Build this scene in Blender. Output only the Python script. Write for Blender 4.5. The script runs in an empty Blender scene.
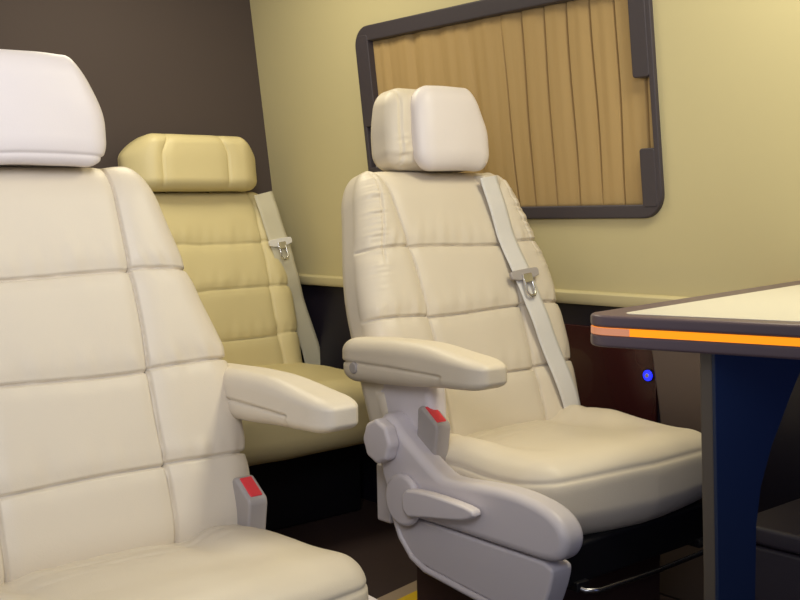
import bpy, bmesh, math, random
import numpy as np
from mathutils import Vector, Matrix
from mathutils.bvhtree import BVHTree
random.seed(4)
C = bpy.context.scene.collection
PI = math.pi

# ------------------------------------------------------------------ materials
def lin(c):
    return tuple((v/12.92 if v <= .04045 else ((v+.055)/1.055)**2.4) for v in c)
def rgb(r, g, b):
    return lin((r/255, g/255, b/255)) + (1,)
def mat(name, col, rough=.5, metal=0, spec=.5, bump=None, var=0, emit=None, estr=0, vscale=6, coat=0):
    m = bpy.data.materials.new(name); m.use_nodes = True
    nt = m.node_tree; N = nt.nodes; L = nt.links
    b = N['Principled BSDF']
    b.inputs['Base Color'].default_value = col
    b.inputs['Roughness'].default_value = rough
    b.inputs['Metallic'].default_value = metal
    b.inputs['Specular IOR Level'].default_value = spec
    b.inputs['Coat Weight'].default_value = coat
    tc = N.new('ShaderNodeTexCoord')
    if var:
        n = N.new('ShaderNodeTexNoise'); n.inputs['Scale'].default_value = vscale; n.inputs['Detail'].default_value = 4
        L.new(tc.outputs['Object'], n.inputs['Vector'])
        mx = N.new('ShaderNodeMix'); mx.data_type = 'RGBA'
        mx.inputs[6].default_value = tuple(c*(1-var) for c in col[:3])+(1,)
        mx.inputs[7].default_value = tuple(min(1, c*(1+var)) for c in col[:3])+(1,)
        L.new(n.outputs['Fac'], mx.inputs[0]); L.new(mx.outputs[2], b.inputs['Base Color'])
    if bump:
        kind, scale, strength, dist = bump
        if kind == 'leather':
            t = N.new('ShaderNodeTexVoronoi'); t.inputs['Scale'].default_value = scale; out = t.outputs['Distance']
            t2 = N.new('ShaderNodeTexNoise'); t2.inputs['Scale'].default_value = scale*.035; t2.inputs['Detail'].default_value = 3
            L.new(tc.outputs['Object'], t2.inputs['Vector'])
            ad = N.new('ShaderNodeMath'); ad.operation = 'MULTIPLY_ADD'; ad.inputs[1].default_value = 6
            L.new(t2.outputs['Fac'], ad.inputs[0]); L.new(out, ad.inputs[2]); out2 = ad.outputs[0]
        elif kind == 'weave':
            t = N.new('ShaderNodeTexWave'); t.inputs['Scale'].default_value = scale; out2 = t.outputs['Fac']
            t.bands_direction = 'Z'
        else:
            t = N.new('ShaderNodeTexNoise'); t.inputs['Scale'].default_value = scale; t.inputs['Detail'].default_value = 5; out2 = t.outputs['Fac']
        L.new(tc.outputs['Object'], t.inputs['Vector'])
        bp = N.new('ShaderNodeBump'); bp.inputs['Strength'].default_value = strength; bp.inputs['Distance'].default_value = dist
        L.new(out2, bp.inputs['Height']); L.new(bp.outputs['Normal'], b.inputs['Normal'])
    if emit:
        b.inputs['Emission Color'].default_value = emit; b.inputs['Emission Strength'].default_value = estr
    return m
M = {}
M['leather'] = mat('cream_leather', rgb(214,203,184), .45, spec=.4, bump=('leather',420,.22,.0006), var=.02)
M['pad'] = mat('pale_headrest_leather', rgb(224,216,213), .42, spec=.4, bump=('leather',420,.15,.0006))
M['tan'] = mat('warm_lit_tan_leather', rgb(214,200,152), .45, spec=.4, bump=('leather',420,.22,.0006), var=.02)  # rear leather; its yellower tan takes in the warm light back there
M['plastic'] = mat('cream_plastic', rgb(214,207,210), .42, spec=.45, bump=('noise',900,.08,.0003))
M['grey_plastic'] = mat('grey_plastic', rgb(165,158,155), .4)
M['red'] = mat('red_button', rgb(225,60,70), .35)
M['belt'] = mat('grey_webbing', rgb(218,215,211), .6, bump=('weave',260,.35,.0006))
M['rearbelt'] = mat('sand_webbing', rgb(205,199,176), .6, bump=('weave',260,.35,.0006))
M['steel'] = mat('bright_steel', rgb(215,213,210), .22, metal=1)
M['chrome'] = mat('chrome_bar', rgb(150,150,155), .25, metal=1)
M['black'] = mat('black_metal', rgb(14,14,20), .45)
M['pedestal'] = mat('brown_carpeted_metal', rgb(64,42,42), .7)
M['wall'] = mat('cream_wall_vinyl', rgb(204,193,150), .55, spec=.35, bump=('noise',160,.05,.0005), var=.02, vscale=2)
M['ledge'] = mat('cream_ledge_plastic', rgb(206,194,152), .45)
M['rear'] = mat('plum_brown_fabric', rgb(80,70,66), .8, spec=.25, bump=('noise',500,.15,.0006), var=.03, vscale=3)
M['lower'] = mat('dark_lower_panel', rgb(30,26,38), .45, var=.1)
M['wood'] = mat('maroon_gloss_panel', rgb(58,24,24), .22, var=.15, vscale=3, coat=.3)
M['taupe'] = mat('taupe_side_panel', rgb(92,78,72), .5)
M['carpet'] = mat('dark_brown_floor', rgb(54,38,38), .75, bump=('noise',300,.2,.0008), var=.1)
M['ceil'] = mat('cream_headliner', rgb(215,205,175), .8)
M['frame'] = mat('charcoal_window_rubber', rgb(68,62,68), .5, spec=.4, bump=('noise',200,.05,.0004))
M['strip_metal'] = mat('beige_floor_trim', rgb(170,150,130), .5)
M['yellow'] = mat('yellow_edge_tape', rgb(228,190,40), .5)
M['rim'] = mat('mauve_brown_table_rim', rgb(98,82,88), .38, spec=.5)
M['inlay'] = mat('ivory_table_laminate', rgb(220,215,202), .3)
M['leg'] = mat('blue_lit_navy_leg', rgb(24,42,74), .45)  # navy base colour also carries the blue light on the leg's front
M['legedge'] = mat('pale_lit_leg_edge', rgb(98,88,76), .5)  # side of the same panel, painted paler for the light it catches
M['orange'] = mat('orange_led_strip', rgb(255,140,10), .4, emit=rgb(255,150,8), estr=.85)
M['strip_end'] = mat('peach_strip_end', rgb(225,165,135), .4, emit=rgb(255,150,90), estr=.25)
M['bluelit'] = mat('blue_led_lens', rgb(30,40,255), .3, emit=rgb(25,35,255), estr=2)
M['cabinet'] = mat('dark_bench_vinyl', rgb(50,44,54), .5)
def curtain_mat():
    m = mat('tan_curtain_cloth', rgb(180,150,102), .85, spec=.2)
    nt = m.node_tree; N = nt.nodes; L = nt.links; b = N['Principled BSDF']
    tc = N.new('ShaderNodeTexCoord'); mp = N.new('ShaderNodeMapping'); mp.inputs['Scale'].default_value = (1, 22, 1.2)
    n = N.new('ShaderNodeTexNoise'); n.inputs['Scale'].default_value = 2.2; n.inputs['Detail'].default_value = 3
    L.new(tc.outputs['Object'], mp.inputs['Vector']); L.new(mp.outputs['Vector'], n.inputs['Vector'])
    mx = N.new('ShaderNodeMix'); mx.data_type = 'RGBA'; mx.inputs[6].default_value = rgb(172,144,98); mx.inputs[7].default_value = rgb(182,154,107)
    L.new(n.outputs['Fac'], mx.inputs[0]); L.new(mx.outputs[2], b.inputs['Base Color'])
    return m
M['curtain'] = curtain_mat()
def glass_mat():
    m = bpy.data.materials.new('window_glass'); m.use_nodes = True
    b = m.node_tree.nodes['Principled BSDF']
    b.inputs['Base Color'].default_value = (.03,.035,.04,1); b.inputs['Roughness'].default_value = .05
    b.inputs['Transmission Weight'].default_value = .6
    return m
M['glass'] = glass_mat()

# ------------------------------------------------------------------ helpers
def tagit(o, label=None, cat=None, group=None, kind=None):
    if label: o['label'] = label
    if cat: o['category'] = cat
    if group: o['group'] = group
    if kind: o['kind'] = kind
    return o
def empty(name, loc, label, cat, group=None):
    o = bpy.data.objects.new(name, None); C.objects.link(o); o.location = loc; o.empty_display_size = .1
    return tagit(o, label, cat, group)
def meshobj(name, verts, faces, m, parent=None, smooth=True):
    me = bpy.data.meshes.new(name)
    me.from_pydata([tuple(v) for v in verts], [], [tuple(int(i) for i in f) for f in faces])
    me.update()
    me.materials.append(m)
    if smooth:
        me.polygons.foreach_set('use_smooth', [True]*len(me.polygons))
    o = bpy.data.objects.new(name, me); C.objects.link(o)
    if parent: o.parent = parent
    return o
def bmobj(name, bm, m, parent=None, smooth=False, bevel=0, segs=3, angle=35):
    bmesh.ops.recalc_face_normals(bm, faces=bm.faces)
    me = bpy.data.meshes.new(name); bm.to_mesh(me); bm.free(); me.materials.append(m)
    if smooth or bevel: me.polygons.foreach_set('use_smooth', [True]*len(me.polygons))
    o = bpy.data.objects.new(name, me); C.objects.link(o)
    if parent: o.parent = parent
    if bevel:
        bv = o.modifiers.new('bevel', 'BEVEL'); bv.width = bevel; bv.segments = segs; bv.limit_method = 'ANGLE'; bv.angle_limit = math.radians(angle)
        w = o.modifiers.new('wn', 'WEIGHTED_NORMAL')
    return o
def chaikin(pts, n=2):
    pts = [np.array(p, float) for p in pts]
    for _ in range(n):
        q = []
        for i in range(len(pts)):
            a, b = pts[i], pts[(i+1) % len(pts)]
            q += [a*.75+b*.25, a*.25+b*.75]
        pts = q
    return pts
def extrude(name, pts, axis, a, b, m, parent=None, bevel=0, segs=3, smooth_n=0, angle=35):
    """polygon pts (2-D) extruded along axis (0 x: pts=(y,z); 1 y: pts=(x,z); 2 z: pts=(x,y))"""
    if smooth_n: pts = chaikin(pts, smooth_n)
    bm = bmesh.new()
    def P(p, t):
        return [(t, p[0], p[1]), (p[0], t, p[1]), (p[0], p[1], t)][axis]
    va = [bm.verts.new(P(p, a)) for p in pts]; vb = [bm.verts.new(P(p, b)) for p in pts]
    n = len(pts)
    bm.faces.new(va); bm.faces.new(list(reversed(vb)))
    for i in range(n):
        bm.faces.new((va[i], va[(i+1) % n], vb[(i+1) % n], vb[i]))
    return bmobj(name, bm, m, parent, bevel=bevel, segs=segs, angle=angle)
def box(name, lo, hi, m, parent=None, bevel=0, segs=3):
    bm = bmesh.new(); bmesh.ops.create_cube(bm, size=1)
    for v in bm.verts:
        v.co = Vector([(lo[i]+hi[i])/2+v.co[i]*(hi[i]-lo[i]) for i in range(3)])
    return bmobj(name, bm, m, parent, bevel=bevel, segs=segs)
def tube(name, pts, r, m, parent=None, n=12, closed=False):
    cu = bpy.data.curves.new(name, 'CURVE'); cu.dimensions = '3D'; cu.bevel_depth = r; cu.bevel_resolution = 4; cu.use_fill_caps = True
    s = cu.splines.new('POLY'); s.points.add(len(pts)-1)
    for p, q in zip(s.points, pts): p.co = tuple(q)+(1,)
    s.use_cyclic_u = closed
    tmp = bpy.data.objects.new(name, cu); C.objects.link(tmp)
    dg = bpy.context.evaluated_depsgraph_get(); me = bpy.data.meshes.new_from_object(tmp.evaluated_get(dg))
    bpy.data.objects.remove(tmp); bpy.data.curves.remove(cu)
    me.name = name; me.materials.clear(); me.materials.append(m)
    me.polygons.foreach_set('use_smooth', [True]*len(me.polygons))
    o = bpy.data.objects.new(name, me); C.objects.link(o)
    if parent: o.parent = parent
    return o

def soft(half, rv, step, disp=None, warp=None):
    """rounded block on a fine lattice; disp(p,n)->offset along n; warp(p)->p"""
    half = np.array(half); rv = np.array(rv)
    n = np.maximum(2, np.ceil(2*half/step).astype(int))
    ids = -np.ones(n+1, dtype=np.int64)
    mk = np.zeros(n+1, bool)
    mk[0]=mk[-1]=True; mk[:,0]=mk[:,-1]=True; mk[:,:,0]=mk[:,:,-1]=True
    idx = np.argwhere(mk); ids[mk] = np.arange(len(idx))
    p = -half + 2*half*idx/n
    inner = half-rv
    q = np.clip(p, -inner, inner)
    d = (p-q)/rv
    # equalise the arc spacing
    d = np.tan(d*PI/4)
    dl = np.linalg.norm(d, axis=1, keepdims=True)
    dh = d/dl
    pos = q + rv*dh
    nr = dh/rv; nr /= np.linalg.norm(nr, axis=1, keepdims=True)
    if disp is not None: pos = pos + nr*disp(pos, nr)[:, None]
    if warp is not None: pos = warp(pos)
    F = []
    def quads(a, flip):
        a00=a[:-1,:-1].ravel(); a10=a[1:,:-1].ravel(); a11=a[1:,1:].ravel(); a01=a[:-1,1:].ravel()
        f = np.stack([a00,a10,a11,a01],1)
        if flip: f = f[:, ::-1]
        F.append(f)
    quads(ids[0], True); quads(ids[-1], False)
    quads(ids[:,0], False); quads(ids[:,-1], True)
    quads(ids[:,:,0], True); quads(ids[:,:,-1], False)
    return pos, np.concatenate(F)
def fastmesh(name, V, F, m, parent=None, mirror=False):
    if mirror:
        V = V*np.array([-1,1,1]); F = F[:, ::-1]
    me = bpy.data.meshes.new(name)
    me.vertices.add(len(V)); me.vertices.foreach_set('co', V.astype(np.float32).ravel())
    me.loops.add(len(F)*4); me.loops.foreach_set('vertex_index', F.astype(np.int32).ravel())
    me.polygons.add(len(F)); me.polygons.foreach_set('loop_start', np.arange(0, len(F)*4, 4, dtype=np.int32))
    me.polygons.foreach_set('loop_total', np.full(len(F), 4, dtype=np.int32))
    me.update(calc_edges=True); me.validate()
    me.materials.append(m); me.polygons.foreach_set('use_smooth', [True]*len(me.polygons))
    o = bpy.data.objects.new(name, me); C.objects.link(o)
    if parent: o.parent = parent
    return o
def ss(a, b, x):
    t = np.clip((x-a)/(b-a), 0, 1); return t*t*(3-2*t)
def g(x, s): return np.exp(-(x/s)**2)
rng = np.random.RandomState(7)
WD = rng.normal(size=(14, 3)); WP = rng.uniform(0, 6.28, 14)
def wob(x, z, s=1.0, k=0):
    o = 0
    for i in range(7):
        j = (i+k) % 14
        o = o + np.sin(WD[j,0]*x*s*1.4 + WD[j,1]*z*s*1.4 + WP[j] + 1.5*np.sin(WD[j,2]*z*s+WP[j]))
    return o/3.0

# ------------------------------------------------------------------ captain chairs
def backrest_mesh(hw, hh, ht, seams, vs, wfn, edge_seam=True, step=.0034, bol=.006, groove=.0095):
    def disp(p, n):
        x, y, z = p.T
        f = np.clip(-n[:,1], 0, 1)**.7
        side = np.clip(np.abs(n[:,0]), 0, 1)
        ax = np.abs(x)
        xs = vs(z)/wfn(z) + .002*np.sin(z*17)
        o = f*bol*ss(xs-.01, xs+.05, ax)
        o -= f*groove*g(ax-xs, .0025) + f*.0045*g(ax-xs, .016)
        for s in seams:
            zz = s + .003*np.sin(x*13+s*20) + np.where(ax>xs, -.006*(ax-xs)/.1*np.sign(x)*0+.004, 0)
            wrap = np.clip(f + (.0 if edge_seam else .5)*side*(y < ht*.2), 0, 1)
            o -= wrap*(groove*g(z-zz, .0025) + .0045*g(z-zz, .018))
            # gathered creases next to the seam
            w = wob(x*60, z*14, 1.0, 3)
            o += f*.0027*w*g(z-zz-.012, .022)*(ax > xs)
            o += f*.0019*wob(x*45, z*10, 1, 6)*g(z-zz-.02, .035)*(ax < xs)
        if edge_seam:
            es = hw-.052
            o -= f*.005*g(ax-es, .0032)*ss(.10, .16, z)
            o += f*.0034*wob(x*30, z*130, 1.0, 1)*g(ax-es-.012, .022)*ss(.02, .2, z)
        o += f*.0012*wob(x*12, z*9, 1.0, 5)
        return o
    def warp(p):
        x, y, z = p.T.copy()
        w = wfn(z)
        x = x*w
        # slight lumbar curve, rear face hollow
        y = y - .012*np.cos((z+.12)/hh*1.5)
        y = y + .02*np.maximum(0, (z-hh*.6)/hh)**2
        return np.stack([x, y, z], 1)
    return soft((hw, ht, hh), (.065, .052, .085), step, disp, warp)

def rotx(V, a, off):
    c, s = math.cos(a), math.sin(a)
    y = V[:,1]*c - V[:,2]*s; z = V[:,1]*s + V[:,2]*c
    return np.stack([V[:,0], y, z], 1) + np.array(off)

def strip_on(V, F, path, width, name, m, parent, lift=.004, side=1, back=-1.0, thick=.0016):
    """a webbing band laid on a surface: path = (x,z) points, rays go along +y"""
    bvh = BVHTree.FromPolygons([tuple(v) for v in V], [tuple(int(i) for i in f) for f in F])
    path = [np.array(p, float) for p in path]
    seg = np.cumsum([0]+[np.linalg.norm(path[i+1]-path[i]) for i in range(len(path)-1)])
    N = 70
    ts = np.linspace(0, seg[-1], N)
    px = np.interp(ts, seg, [p[0] for p in path]); pz = np.interp(ts, seg, [p[1] for p in path])
    def ray(x, z):
        h = bvh.ray_cast(Vector((x, back, z)), Vector((0, 1, 0)))
        return h[0].y if h[0] is not None else None
    ys = [ray(px[i], pz[i]) for i in range(N)]
    good = [i for i in range(N) if ys[i] is not None]
    yy = np.interp(range(N), good, [ys[i] for i in good])
    # taut band: take the running minimum smoothed
    mn = np.array([yy[max(0, i-4):i+5].min() for i in range(N)])
    mn = np.convolve(np.pad(mn, 4, 'edge'), np.ones(9)/9, 'valid') - lift
    W = 7; verts = []; faces = []
    for layer in (0, 1):
        for i in range(N):
            j0, j1 = max(0, i-1), min(N-1, i+1)
            t = np.array([px[j1]-px[j0], pz[j1]-pz[j0]]); t /= np.linalg.norm(t)
            nn = np.array([-t[1], t[0]])
            for k in range(W):
                u = (k/(W-1)-.5)*width
                sx = px[i]+nn[0]*u; sz = pz[i]+nn[1]*u
                verts.append((sx, mn[i] + .004*(2*u/width)*0 + (thick if layer else 0), sz))
    def id(l, i, k): return l*N*W+i*W+k
    for i in range(N-1):
        for k in range(W-1):
            faces.append((id(0,i,k), id(0,i,k+1), id(0,i+1,k+1), id(0,i+1,k)))
            faces.append((id(1,i,k), id(1,i+1,k), id(1,i+1,k+1), id(1,i,k+1)))
        faces.append((id(0,i,0), id(0,i+1,0), id(1,i+1,0), id(1,i,0)))
        faces.append((id(0,i,W-1), id(1,i,W-1), id(1,i+1,W-1), id(0,i+1,W-1)))
    o = meshobj(name, verts, faces, m, parent)
    return o, (px, mn, pz)

def tongue(parent, P, ang, tilt, plastic=True):
    """belt tongue lying on the webbing: grey slotted plastic bar with a steel loop"""
    out = []
    bm = bmesh.new()
    pts = chaikin([(-.040,-.009), (.040,-.009), (.043,.010), (.030,.012), (-.030,.012), (-.043,.010)], 1)
    o = extrude('tongue_bar', pts, 1, -.005, .003, M['grey_plastic'] if plastic else M['belt'], parent, bevel=.002, segs=2)
    loop = tube('tongue_loop', [(-.011,-.006,-.006), (-.012,-.007,-.036), (-.006,-.007,-.043), (.006,-.007,-.043), (.012,-.007,-.036), (.011,-.006,-.006)], .0032, M['steel'], o)
    pl = extrude('tongue_plate', [(-.014,-.016),(.014,-.016),(.014,.002),(-.014,.002)], 1, -.009, -.004, M['steel'], o, bevel=.001, segs=2)
    o.location = P; o.rotation_euler = (tilt, ang, 0)
    return o

def captain_chair(origin, mir, label, seams_w, has_belt, arm_rise, group, tiltY):
    """local frame: aisle side is -x before mirroring; seat faces -y"""
    root = empty('captain_chair', origin, label, 'chair', group)
    sgn = -1 if mir else 1
    def X(a, b):   # mirrored extents
        return (a, b) if not mir else (-b, -a)
    tilt = math.atan(.30); c = math.cos(tilt)
    # --- backrest
    hh, zc = (.378, .693) if mir else (.352, .7175); hw = .312; ht = .067
    seams = [(s-zc)/c for s in seams_w]
    def wfn(z):
        return (1.0 if not mir else 1 + .10*ss(.12, -.1, z)) - .22*ss(-.02, .37, z)**1.2 - .03*ss(-.1, -.34, z)
    def vs(z):
        return .152 + (0 if mir else .026*ss(.08, .30, z)) + 0*z
    V, F = backrest_mesh(hw, hh, ht, seams, vs, wfn, edge_seam=not mir, step=.0025, groove=.0115)
    V = rotx(V, -tilt, (0, tiltY + ht - (.0075 if mir else 0), zc))
    bk = fastmesh('backrest', V, F, M['leather'], root, mir)
    # --- headrest: deep shell with a padded front cushion
    def hd(p, n):
        x, y, z = p.T; f = np.clip(np.abs(n[:,0]), 0, 1)
        fr = np.clip(-n[:,1], 0, 1)
        o = -.005*fr*g(np.abs(x)-.126, .003) + .0022*fr*wob(x*60, z*120, 1, 7)*g(np.abs(x)-.118, .02)*ss(.02, -.06, z)
        o += .0015*wob(y*60+z*40, z*60, 1, 2)*g(y+.035, .03)*ss(0, -.08, z)
        return o + .001*wob(x*14, z*14, 1, 4)
    def hwp(p):
        x, y, z = p.T.copy()
        x = x*(1 - np.where(x*(-1 if mir else 1) > 0, .24, .08)*ss(-.02, .11, z))
        y = y - .02*ss(-.05, .11, z)*ss(0, .055, y)
        return np.stack([x, y, z], 1)
    V2, F2 = soft((.152, .058, .098), (.05, .04, .045), .004, hd, hwp)
    V2 = rotx(V2, -.12, (0, tiltY+.165, 1.156))
    shell = fastmesh('headrest', V2, F2, M['leather'], root, mir)
    def pd(p, n):
        x, y, z = p.T
        o = .007*(1-(x/.125)**2)*np.clip(-n[:,1], 0, 1)
        o -= (.003 if mir else 0)*g(z+.086, .003)
        return o + .0012*wob(x*16, z*16, 1, 8)
    def pw(p):
        x, y, z = p.T.copy()
        xo = x*(-1 if mir else 1)      # the side towards the van wall slopes more
        tp = np.where(xo > 0, .30, .04)*ss(0, .03, np.abs(x))
        x = x*(1 - tp*ss(-.03, .105, z)**1.3)
        z = z + .008*np.cos(x/.13*1.4)*ss(.0, -.08, z)
        return np.stack([x, y, z], 1)
    V3, F3 = soft((.137 if mir else .116, .030, .104), (.045, .028, .050), .0035, pd, pw)
    V3 = rotx(V3, -.10, (.0 if mir else .018, tiltY+.100, 1.156))
    fastmesh('headrest_pad', V3, F3, M['pad'], shell, mir)
    for s in (-1, 1):
        tube('headrest_post', [(s*.06, tiltY+.20, .98), (s*.06, tiltY+.205, 1.09)], .007, M['black'], root)
    # --- seat cushion
    cw = .322 if mir else .290; cd = .262; ch = .080 if mir else .068; cy = -.195 if mir else -.165; cz = .322 if mir else .392
    def cdsp(p, n):
        x, y, z = p.T
        up = np.clip(n[:,2], 0, 1); sd = np.clip(np.hypot(n[:,0], n[:,1]), 0, 1)
        o = -.0045*g(z-.034, .0032)*sd
        o += .004*g(z-.046, .008)*sd*0
        o += up*.0020*wob(x*12, y*12, 1, 9)
        o -= up*.010*g(np.abs(x)-.165, .03)*ss(-.12, .1, y)
        o += up*.0012*wob(x*30, y*70, 1, 5)*g(y-.12, .08)
        return o
    def cwp(p):
        x, y, z = p.T.copy()
        fy = ss(.0, -.262, y)
        y = y - (.045 if mir else .030)*(1-(x/.28)**2)*fy
        x = x*(1 - .03*ss(-.1, -.262, y))
        if not mir: y = y + .035*np.clip(-x/.29, 0, 1)*fy
        top = ss(-.03, .06, z)
        z = z + top*((.016 if mir else .030)*ss(.13, .23, np.abs(x))*ss(-.20, .02, y) + .012*(1-(x/.28)**2) + .012*ss(-.05, -.2, y))
        z = z - .03*ss(-.02, -.08, z)*ss(-.02, -.25, y)*(1-.4*(x/.28)**2)*.6
        return np.stack([x, y+0, z], 1)
    V4, F4 = soft((cw, cd, ch), (.065, .075, .052), .0042, cdsp, cwp)
    V4 = rotx(V4 - np.array((0,-.2,0)), -.075 if mir else -.03, (0, -.2, 0)) + np.array((0, cy, cz))
    fastmesh('seat_cushion', V4, F4, M['leather'], root, mir)
    # --- side shell on the aisle side
    if mir:
        low_side_trim(root)
    else:
        side_shell(root, X, sgn)
    captain_rest(root, X, sgn, mir, arm_rise, V, F, has_belt, tilt)
    return root

def low_side_trim(root):
    pts = [(.02,.335), (-.20,.330), (-.42,.325), (-.49,.300), (-.50,.26), (-.47,.20), (-.05,.20), (.02,.26)]
    extrude('side_shell', pts, 0, .300, .345, M['plastic'], root, bevel=.015, segs=4, smooth_n=2)

def side_shell(root, X, sgn):
    up = [(-.003,.540), (-.035,.535), (-.065,.505), (-.175,.434), (-.22,.430), (-.30,.437), (-.38,.440), (-.455,.430), (-.500,.410), (-.520,.378), (-.510,.342),
          (-.48,.324), (-.38,.326), (-.15,.330), (-.07,.328), (-.03,.335), (.004,.40), (.015,.45), (.018,.51)]
    a, b = X(-.352, -.292)
    sh = extrude('side_shell', up, 0, a, b, M['plastic'], root, bevel=.018, segs=5, smooth_n=2, angle=40)
    lo = [(-.022,.332), (-.15,.326), (-.38,.322), (-.478,.320), (-.474,.285), (-.455,.235), (-.440,.205), (-.36,.205), (-.24,.218), (-.12,.232), (-.075,.250), (-.045,.285)]
    a, b = X(-.342, -.285)
    ls = extrude('lower_side_panel', lo, 0, a, b, M['plastic'], root, bevel=.007, segs=3, smooth_n=1)
    lip = [(-.030,.318), (-.050,.278), (-.085,.243), (-.125,.226), (-.24,.212), (-.36,.199), (-.455,.196)]
    tube('panel_lip', [(sgn*-.340, y, z) for y, z in lip], .007, M['plastic'], ls)
    # recline knob: eight shallow lobes
    kp = []
    for i in range(96):
        t = 2*PI*i/96; r = .044 + .0014*math.cos(8*t)
        kp.append((-.020+r*math.cos(t), .484+r*1.05*math.sin(t)))
    a, b = X(-.382, -.35)
    kn = extrude('recline_knob', kp, 0, a, b, M['plastic'], root, bevel=.009, segs=4, angle=50)
    # height lever: round hub with flat pull handle
    hub = [(-.082+.054*math.cos(t), .368+.055*math.sin(t)) for t in np.linspace(0, 2*PI, 48, endpoint=False)]
    a, b = X(-.368, -.35)
    lv = extrude('lever_hub', hub, 0, a, b, M['plastic'], root, bevel=.011, segs=4, angle=50)
    hd_ = [(-.10,.398), (-.16,.405), (-.24,.403), (-.305,.398), (-.318,.388), (-.295,.372), (-.24,.362), (-.17,.352), (-.105,.340)]
    a, b = X(-.384, -.358)
    extrude('lever_handle', hd_, 0, a, b, M['plastic'], lv, bevel=.007, segs=3, smooth_n=1)

def captain_rest(root, X, sgn, mir, arm_rise, V, F, has_belt, tilt):
    # hinge cover behind the arm of the shell
    hc = [(.095,.640), (-.02,.640), (-.10,.615), (-.110,.56), (-.105,.50), (-.08,.42), (.02,.40), (.085,.44), (.10,.55)]
    a, b = X(-.305, -.250)
    if not mir: extrude('hinge_cover', hc, 0, a, b, M['plastic'], root, bevel=.018, segs=4, smooth_n=2)
    # --- armrest
    arm = empty('armrest_tmp', (0,0,0), None, None)
    def ad(p, n):
        x, y, z = p.T
        sd = np.clip(np.abs(n[:,0]), 0, 1)
        line = -.004 + (y-.2)*.03
        o = -.006*g(z-line, .003)*np.clip(np.hypot(n[:,0], np.clip(n[:,1],0,1)), 0, 1)*ss(-.12, -.105, y)
        o -= .0025*sd*ss(line+.003, line-.001, z)*ss(-.12, -.105, y)
        return o + .0006*wob(y*14, z*14+x*20, 1, 3)
    def aw(p):
        x, y, z = p.T.copy()
        # underside rises towards the front
        z = np.where(z < 0, z*(1 - .38*ss(.10, -.225, y)), z*(1 - .40*ss(-.02, -.235, y)))
        x = x*(1 + .05*ss(.1, -.2, y))
        z = z + arm_rise*(-y)/.23 + .004*np.sin((y+.1)*9)
        return np.stack([x, y, z], 1)
    V5, F5 = soft((.044, .228, .049), (.026, .050, .030), .0035, ad, aw)
    V5 = V5 + np.array((-.338 if mir else -.318, -.090, .620 if mir else .645))
    bpy.data.objects.remove(arm)
    am = fastmesh('armrest', V5, F5, M['leather'] , root, mir)
    bt = [(.078+.0125*math.cos(t), .628+.0125*math.sin(t)) for t in np.linspace(0, 2*PI, 32, endpoint=False)]
    a, b = X(-.3635, -.352)
    extrude('armrest_pivot_cap', bt, 0, a, b, M['grey_plastic'], am, bevel=.003, segs=3, angle=50)
    # --- buckle
    dy, dz = (.012, -.078) if mir else (-.022, .004)
    bp_ = [(-.100,.40), (-.118,.510), (-.116,.522), (-.070,.556), (-.058,.552), (-.046,.40)]
    a, b = X(-.316, -.274)
    bz = extrude('belt_buckle', [(y+dy, z+dz) for y, z in bp_], 0, a, b, M['grey_plastic'], root, bevel=.007, segs=4)
    # red push face set in the slanted top
    p0 = np.array((-.116+dy, .522+dz)); p1 = np.array((-.070+dy, .556+dz)); u = (p1-p0)/np.linalg.norm(p1-p0); nn = np.array((-u[1], u[0]))
    q = [p0+u*.006-nn*.004, p1-u*.004-nn*.004, p1-u*.004+nn*.0022, p0+u*.006+nn*.0022]
    a, b = X(-.308, -.282)
    extrude('release_button', q, 0, a, b, M['red'], bz, bevel=.0025, segs=3)
    # --- base
    box('seat_frame', (-.265,-.42,.235), (.265,.05,.318), M['black'], root, bevel=.008)
    extrude('pedestal', [(-.21,-.31), (.21,-.31), (.21,.06), (-.21,.06)], 2, 0, .215, M['pedestal'], root, bevel=.01)
    extrude('swivel_plate', chaikin([(-.24,-.36), (.24,-.36), (.24,.08), (-.24,.08)], 2), 2, .212, .240, M['black'], root, bevel=.004)
    for s in (-1, 1):
        box('slide_rail', (s*.20-.018,-.43,.226), (s*.20+.018,.06,.245), M['black'], root, bevel=.003)
    tube('slide_bar', [(-.21,-.36,.236), (-.205,-.44,.230), (-.18,-.452,.228), (.0,-.448,.222), (.18,-.452,.228), (.205,-.44,.230), (.21,-.36,.236)], .0055, M['chrome'], root)
    a, b = X(-.292, -.268)
    box('rear_mount_plate', (a,.045,.275), (b,.092,.405), M['plastic'], root, bevel=.005)
    box('seat_under_panel', (-.262,.03,.26), (.262,.095,.36), M['black'], root, bevel=.01)
    if has_belt:
        Vw = V
        path = [(.130,1.045), (.138,.98), (.158,.83), (.190,.66), (.228,.50), (.245,.430)]
        bo, (px, py, pz) = strip_on(Vw, F, path, .058, 'seat_belt', M['belt'], root)
        i = int(np.argmin(np.abs(pz-.80)))
        tg = tongue(bo, (px[i], py[i]-.004, pz[i]), -.08, -tilt); tg.scale = (1.15, 1.2, 1.25)
        # anchor where the webbing leaves the shoulder
        box('belt_guide', (.118,py[0]+.004,1.020), (.180,py[0]+.05,1.050), M['leather'], root, bevel=.008)

captain_chair((.768, 1.780, 0), True, 'pale leather captain chair at the left edge, nearest the viewer, with a white headrest',
              (.843,.664,.494), False, .002, 'cream leather captain chairs', .045)
captain_chair((1.790, 1.780, 0), False, 'cream captain chair below the curtained window, with a grey belt across its backrest',
              (.862,.705,.560), True, .006, 'cream leather captain chairs', .07)

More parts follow.
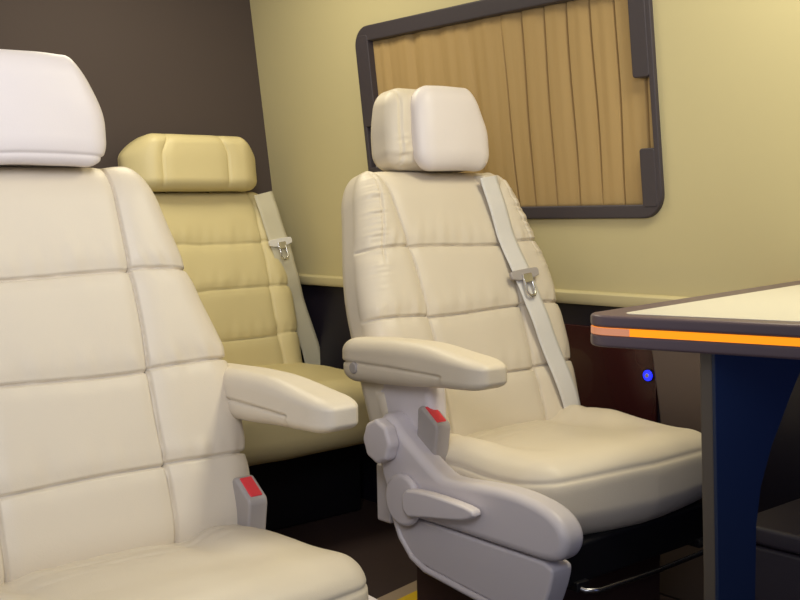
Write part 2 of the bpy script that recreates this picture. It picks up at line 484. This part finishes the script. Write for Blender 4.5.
# ------------------------------------------------------------------ rear seat
def rear_seat():
    root = empty('rear_bench_seat', (1.765, 2.98, 0), 'warm-tinted tan leather seat at the back against the dark wall, with a wide headrest', 'seat')
    tilt = math.atan(.22); c = math.cos(tilt)
    hh = .345; zc = .70; hw = .335; ht = .055
    seams = [(s-zc)/c for s in (.855,.707,.548)]
    def wfn(z): return 1 - .10*ss(-.05, .34, z)
    V, F = backrest_mesh(hw, hh, ht, seams, lambda z: .232+.01*ss(.2,-.3,z), wfn, edge_seam=False, bol=.006, groove=.007, step=.0048)
    V = rotx(V, -tilt, (0, .075+ht*.8, zc))
    fastmesh('backrest', V, F, M['tan'], root)
    def hd(p, n):
        x, y, z = p.T; f = np.clip(-n[:,1], 0, 1)
        return -.006*f*g(np.abs(x+.02)-.118, .0035) - .006*f*g(np.abs(x+.02)-.118, .02) + .001*wob(x*14, z*14, 1, 2)
    def hwp(p):
        x, y, z = p.T.copy()
        x = x*(1 - .20*ss(.01, .088, z)**1.2)
        y = y + .045*ss(.15, .25, np.abs(x))*ss(.06, -.03, y)
        return np.stack([x, y, z], 1)
    V2, F2 = soft((.243, .060, .089), (.055, .04, .036), .004, hd, hwp)
    V2 = rotx(V2, -.10, (.010, .145, 1.127))
    hr = fastmesh('headrest', V2, F2, M['tan'], root)
    for s in (-1, 1):
        tube('headrest_post', [(s*.08, .185, 1.0), (s*.08, .185, 1.07)], .007, M['black'], root)
    def cd_(p, n):
        x, y, z = p.T
        sd = np.clip(np.hypot(n[:,0], n[:,1]), 0, 1)
        return .002*wob(x*10, y*10, 1, 4) + .0*sd
    def cw_(p):
        x, y, z = p.T.copy()
        z = z + ss(-.02, .08, z)*.012*(1-(x/.35)**2) 
        z = z + ss(0, -.09, z)*.05*ss(.0, -.3, y)*.0
        return np.stack([x, y, z], 1)
    V3, F3 = soft((.37, .315, .098), (.07, .08, .07), .006, cd_, cw_)
    V3 = V3 + np.array((-.0, -.185, .365))
    fastmesh('seat_cushion', V3, F3, M['tan'], root)
    box('seat_base', (-.34,-.25,.0), (.36,.16,.275), M['black'], root, bevel=.01)
    bo, (px, py, pz) = strip_on(V, F, [(.255,1.03), (.282,.90), (.310,.78), (.365,.62), (.410,.50), (.435,.40)], .074, 'seat_belt', M['rearbelt'], root, lift=.008)
    i = int(np.argmin(np.abs(pz-.858)))
    tongue(bo, (px[i], py[i]-.004, pz[i]), -.12, -tilt, plastic=False).scale = (1.1, 1.2, 1.3)
    return root
rear_seat()

# ------------------------------------------------------------------ setting
def st(o, name=None):
    o['kind'] = 'structure'; return o
XW = 2.2; LEAN = .11; Z0 = .72
def wx(z): return XW - LEAN*(z-Z0)
# floor, ceiling
st(box('floor', (-.10,-.6,-.04), (2.36,3.36,0), M['carpet']))
st(box('ceiling', (.2,-.6,1.93), (2.3,3.36,1.97), M['ceil']))
st(box('wall_rear', (.1,3.262,0), (2.32,3.34,1.95), M['rear']))
st(box('wall_left', (.22,2.15,0), (.28,3.27,1.95), M['wall']))
# right wall, leaning in, with the window opening
W0, W1, WZ0, WZ1 = 1.592, 2.69, .940, 1.522
def rrect(y0, y1, z0, z1, r, n=10):
    P = []
    for cy, cz, a0 in ((y1-r, z1-r, 0), (y0+r, z1-r, PI/2), (y0+r, z0+r, PI), (y1-r, z0+r, 1.5*PI)):
        for i in range(n+1):
            a = a0 + PI/2*i/n; P.append((cy+r*math.cos(a), cz+r*math.sin(a)))
    return P
def wall_right():
    bm = bmesh.new()
    inner = rrect(W0+.004, W1-.004, WZ0+.004, WZ1-.004, .055)
    n = len(inner)
    yo0, yo1, zo0, zo1 = -.6, 3.28, .735, 1.95
    # outer ring with one point per inner point, projected on the rectangle by angle
    cy, cz = (W0+W1)/2, (WZ0+WZ1)/2
    def onrect(p):
        dy, dz = p[0]-cy, p[1]-cz
        t = min([(yo1-cy)/dy if dy > 1e-9 else 1e9, (yo0-cy)/dy if dy < -1e-9 else 1e9,
                 (zo1-cz)/dz if dz > 1e-9 else 1e9, (zo0-cz)/dz if dz < -1e-9 else 1e9])
        return (cy+dy*t, cz+dz*t)
    outer = [onrect(p) for p in inner]
    def ring(pts, off): return [bm.verts.new((wx(z)+off, y, z)) for y, z in pts]
    i0 = ring(inner, 0); o0 = ring(outer, 0); i1 = ring(inner, .05); o1 = ring(outer, .05)
    def bridge(a, b):
        for k in range(n): bm.faces.new((a[k], a[(k+1) % n], b[(k+1) % n], b[k]))
    bridge(i0, o0); bridge(i1, o1); bridge(i0, i1); bridge(o0, o1)
    # the four corners of the rectangle
    for lay in (0, .05):
        for cyy, czz in ((yo0,zo0),(yo0,zo1),(yo1,zo0),(yo1,zo1)):
            ks = []
            for k in range(n):
                a, b = outer[k], outer[(k+1) % n]
                ea = abs(a[0]-cyy) < 1e-6; fa = abs(b[1]-czz) < 1e-6
                eb = abs(b[0]-cyy) < 1e-6; fb = abs(a[1]-czz) < 1e-6
                if (ea and fa and not fb) or (eb and fb and not fa):
                    v = bm.verts.new((wx(czz)+lay, cyy, czz))
                    src = o0 if lay == 0 else o1
                    bm.faces.new((src[k], src[(k+1) % n], v))
    return bmobj('wall_right', bm, M['wall'])
st(wall_right())
# lower wall
st(box('wall_right_lower', (2.215,-.6,0), (2.26,3.27,.72), M['lower'])).name = 'trim_1'
st(extrude('trim_2', [(wx(.735)-.004,.748), (wx(.735)-.014,.742), (2.186,.722), (2.192,.712), (2.25,.712), (2.25,.748)], 1, -.6, 3.262, M['ledge'], bevel=.002, segs=2))
st(box('trim_3', (2.207,1.640,.30), (2.222,2.62,.655), M['wood'], bevel=.003))
st(extrude('trim_4', [(1.625,.0), (1.60,.30), (1.622,.48), (1.650,.655), (1.43,.655), (1.43,.0)], 0, 2.190, 2.222, M['taupe'], bevel=.006))

# window: rubber frame, thick end pieces, glass, curtain
def wall_pt(y, z, off): return (wx(z)-off, y, z)
def wall_ring(name, outer, inner, o0, o1, m, parent=None, bevel=.004):
    bm = bmesh.new(); n = len(outer)
    a = [bm.verts.new(wall_pt(y, z, o1)) for y, z in outer]; b = [bm.verts.new(wall_pt(y, z, o1)) for y, z in inner]
    c = [bm.verts.new(wall_pt(y, z, o0)) for y, z in outer]; d = [bm.verts.new(wall_pt(y, z, o0)) for y, z in inner]
    for p, q in ((a, b), (b, d), (d, c), (c, a)):
        for k in range(n): bm.faces.new((p[k], p[(k+1) % n], q[(k+1) % n], q[k]))
    return bmobj(name, bm, m, parent, bevel=bevel, segs=3)
def wall_slab(name, pts, o0, o1, m, parent=None, bevel=.004):
    bm = bmesh.new(); n = len(pts)
    a = [bm.verts.new(wall_pt(y, z, o1)) for y, z in pts]; c = [bm.verts.new(wall_pt(y, z, o0)) for y, z in pts]
    bm.faces.new(a); bm.faces.new(list(reversed(c)))
    for k in range(n): bm.faces.new((a[k], a[(k+1) % n], c[(k+1) % n], c[k]))
    return bmobj(name, bm, m, parent, bevel=bevel, segs=3)
win = wall_ring('window_1', rrect(W0-.004, W1+.004, WZ0-.004, WZ1+.004, .062), rrect(W0+.012, W1-.012, WZ0+.030, WZ1-.042, .03), -.02, .012, M['frame'])
st(win)
gl = wall_slab('window_pane', rrect(W0+.005, W1-.005, WZ0+.005, WZ1-.005, .05), -.085, -.080, M['glass'], win, 0)
def cpiece(name, y0, y1, z0, z1, r):
    P = rrect(y0, y1, z0, z1, r)
    return wall_slab(name, P, -.012, .0135, M['frame'], win, .003)
cpiece('frame_end_piece', 2.630, 2.681, 1.225, 1.499, .008)
cpiece('frame_end_piece', 1.601, 1.650, 1.270, 1.499, .008)
cpiece('frame_end_piece', 1.601, 1.645, .963, 1.104, .008)
cpiece('frame_end_piece', 2.630, 2.681, .963, 1.10, .008)
# side rods of the curtain at the far end
rod = tube('curtain_rod', [wall_pt(2.668, z, -.004) for z in (.965, 1.23)], .004, M['steel'], win)

def curtain():
    y0, y1, z0, z1 = 1.598, 2.682, .962, 1.486
    ny, nz = 1300, 36
    # sharp pleats in the near half, soft waves in the far half: (y at top, y at bottom, depth at top, depth at bottom)
    folds = [(1.631,1.631,.045,.045),(1.708,1.716,.050,.008),(1.785,1.785,.045,.002),(1.862,1.860,.050,.006),(1.938,1.940,.036,.003),
             (2.017,2.016,.045,.004),(2.090,2.075,.002,.016),(2.22,2.20,.006,.010),(2.33,2.32,.005,.006),(2.45,2.44,.006,.005),(2.56,2.55,.005,.006)]
    V = []
    for j in range(nz+1):
        v = j/nz; z = z0+(z1-z0)*v
        for i in range(ny+1):
            y = y0+(y1-y0)*i/ny
            d = 0
            for k, (ft, fb, dt, db) in enumerate(folds):
                f = fb+(ft-fb)*v+.002*math.sin(v*7+k)
                dep = db+(dt-db)*v
                s_ = y-f
                if abs(s_) < .09:
                    w = .0028 if k < 7 else .016
                    d += dep*math.exp(-(s_/w)**2)
                    if 0 < s_: d += .12*dep*(1-s_/.09)**2
            d += .0016*math.sin(y*75+math.sin(z*5)*.8) + .0007*math.sin(y*171+2)
            V.append(wall_pt(y, z, -.010-d))
    F = []
    w = ny+1
    for j in range(nz):
        for i in range(ny):
            F.append((j*w+i, j*w+i+1, (j+1)*w+i+1, (j+1)*w+i))
    n = len(V)
    o = meshobj('pleated_curtain', V, F, M['curtain'])
    so = o.modifiers.new('thick', 'SOLIDIFY'); so.thickness = .0015; so.offset = 0
    tagit(o, 'tan pleated curtain drawn across the side window inside its charcoal frame', 'curtain')
    return o
curtain()

# blue lit button on the lower wall
t = empty('push_button', (2.209, 1.662, .545), 'small round button glowing blue on the dark lower wall left of the table', 'button')
def disc(name, r, x0, x1, m, parent, r2=None, bevel=.001):
    return extrude(name, [(r*math.cos(a), r*math.sin(a)) for a in np.linspace(0, 2*PI, 32, endpoint=False)], 0, x0, x1, m, parent, bevel=bevel, segs=2, angle=50)
disc('bezel', .017, -.005, .0, M['black'], t)
disc('lens', .0135, -.008, -.004, M['bluelit'], t)
disc('button_cap', .0055, -.011, -.007, M['grey_plastic'], t)

# floor threshold with yellow edge
fr = empty('floor_threshold', (1.75, 2.02, 0), 'beige floor strip with a bright yellow edge between the two captain chairs', 'floor strip')
def quad_slab(name, P, z0, z1, m, parent):
    o = extrude(name, [(x-1.75, y-2.02) for x, y in P], 2, z0, z1, m, parent, bevel=.0015, segs=2); return o
quad_slab('beige_strip', [(1.45,2.022), (1.95,2.127), (1.95,2.07), (1.45,1.965)], 0, .006, M['strip_metal'], fr)
quad_slab('yellow_strip', [(1.45,1.972), (1.95,2.077), (1.95,1.97), (1.45,1.865)], 0, .008, M['yellow'], fr)

# ------------------------------------------------------------------ table
tb = empty('side_table', (1.75, .80, 0), 'ivory-topped side table with a mauve-brown rim and glowing orange edge strip', 'table')
def T(P): return [(x-1.75, y-.80) for x, y in P]
def round_poly(P, radii, n=10):
    out = []
    N = len(P)
    for i in range(N):
        p = np.array(P[i], float); a = np.array(P[i-1], float)-p; b = np.array(P[(i+1) % N], float)-p
        r = radii[i]
        if r == 0: out.append(tuple(p)); continue
        a /= np.linalg.norm(a); b /= np.linalg.norm(b)
        th = math.acos(np.clip(a@b, -1, 1)); d = r/math.tan(th/2)
        s, e = p+a*d, p+b*d; cen = p+(a+b)/np.linalg.norm(a+b)*r/math.sin(th/2)
        a0 = math.atan2(*(s-cen)[::-1]); a1 = math.atan2(*(e-cen)[::-1]); da = (a1-a0+PI) % (2*PI)-PI
        for k in range(n+1):
            t = a0+da*k/n; out.append((cen[0]+r*math.cos(t), cen[1]+r*math.sin(t)))
    return out
outer = round_poly([(1.305,1.118), (2.185,1.245), (2.185,.25), (1.52,.25)], [.045,0,0,.06])
inn = round_poly([(1.350,1.070), (2.185,1.185), (2.185,.30), (1.545,.30)], [.02,0,0,.04])
zt = .801
body = round_poly([(1.305,1.118), (2.185,1.245), (2.185,.25), (1.52,.25)], [.045,0,0,.06])
extrude('table_rim', T(outer), 2, .781, zt, M['rim'], tb, bevel=.006, segs=4, angle=50)
def inset(P, d):
    P = [np.array(p) for p in P]; out = []
    N = len(P)
    for i in range(N):
        a, b = P[i-1], P[(i+1) % N]; t = b-a; t /= np.linalg.norm(t); nn = np.array([t[1], -t[0]])
        out.append(tuple(P[i]+nn*d))
    return out
strip_p = inset(outer, .002)
extrude('led_strip', T(strip_p), 2, .770, .7815, M['orange'], tb)
cap = [p for p in inset(outer, .0004) if p[1] > 1.0 and p[0] < 1.45]
cap = [(1.3262,1.035)] + cap + [(1.40,1.125), (1.40,1.04)]
extrude('strip_end', T(cap), 2, .7703, .7812, M['strip_end'], tb)
extrude('table_underside', T(outer), 2, .751, .7705, M['rim'], tb, bevel=.005, segs=3, angle=50)
extrude('table_inlay', T(inn), 2, .8005, .8020, M['inlay'], tb, bevel=.0006, segs=2)
legp = [(1.400,.753), (1.668,.753), (1.655,.705), (1.615,.655), (1.56,.58), (1.530,.52), (1.518,.46), (1.514,0), (1.418,0), (1.414,.40)]
LG = empty('x', (0,0,0), None, None); bpy.data.objects.remove(LG)
extrude('table_leg', [(x-1.75, z) for x, z in legp], 1, .934-.80, .940-.80, M['leg'], tb, bevel=.001, segs=2)
extrude('leg_core', [(x-1.75+.0005, z) for x, z in legp], 1, .9395-.80, .962-.80, M['legedge'], tb, bevel=.003, segs=2)

# dark low bench beyond the table leg
bn = empty('low_bench', (1.94, .62, 0), 'low dark bench along the wall under the table, behind its leg', 'bench')
box('bench_body', (-.25,-.45,0), (.26,.46,.365), M['cabinet'], bn, bevel=.008)
box('bench_lid', (-.256,-.46,.368), (.26,.466,.402), M['cabinet'], bn, bevel=.008)

# ------------------------------------------------------------------ lights
def area(name, loc, size, power, col, rot=(0,0,0), sy=None):
    l = bpy.data.lights.new(name, 'AREA'); l.energy = power; l.color = col; l.size = size
    if sy: l.shape = 'RECTANGLE'; l.size_y = sy
    o = bpy.data.objects.new(name, l); C.objects.link(o); o.location = loc; o.rotation_euler = rot
    return o
area('ceiling_lamp_rear', (1.45,2.55,1.915), .5, 9, (1,.91,.66), sy=.5)
area('ceiling_lamp_middle', (1.70,.85,1.90), .3, 14, (1,.93,.70), sy=.8)
def aim(o, tgt):
    d = Vector(tgt)-o.location; o.rotation_euler = d.to_track_quat('-Z', 'Y').to_euler()
dl = area('door_daylight', (.0,.25,1.62), .7, 8.3, (.93,.93,1.0), sy=.7); aim(dl, (.70,1.9,1.42)); dl.data.spread = math.radians(100)
ub = bpy.data.lights.new('under_table_led', 'POINT'); ub.energy = .5; ub.color = (.08,.2,1); ub.shadow_soft_size = .03
uo = bpy.data.objects.new('under_table_led', ub); C.objects.link(uo); uo.location = (1.60,.55,.62)
w = bpy.data.worlds.new('world'); bpy.context.scene.world = w; w.use_nodes = True
w.node_tree.nodes['Background'].inputs[0].default_value = (.84,.88,1,1)
w.node_tree.nodes['Background'].inputs[1].default_value = .33

# ------------------------------------------------------------------ camera
R = Matrix(((.764, .067, -.642), (-.645, .052, -.762), (-.018, .996, .083)))
a = np.array([-523-400, -(225-300), -1090.]); a /= np.linalg.norm(a)
b = np.array([1690-400, -(186-300), -1090.]); b /= np.linalg.norm(b)
zz = np.cross(b, a); zz /= np.linalg.norm(zz); xx = np.cross(a, zz)
R = Matrix((tuple(xx), tuple(a), tuple(zz)))
cam = bpy.data.cameras.new('camera'); co = bpy.data.objects.new('camera', cam); C.objects.link(co)
co.matrix_world = Matrix.Translation((0, 0, .97)) @ R.to_4x4()
cam.sensor_width = 36; cam.lens = 1090/800*36; cam.clip_start = .02
s = bpy.context.scene; s.camera = co
s.view_settings.view_transform = 'Standard'; s.view_settings.look = 'None'; s.view_settings.gamma = 1; s.view_settings.exposure = .14
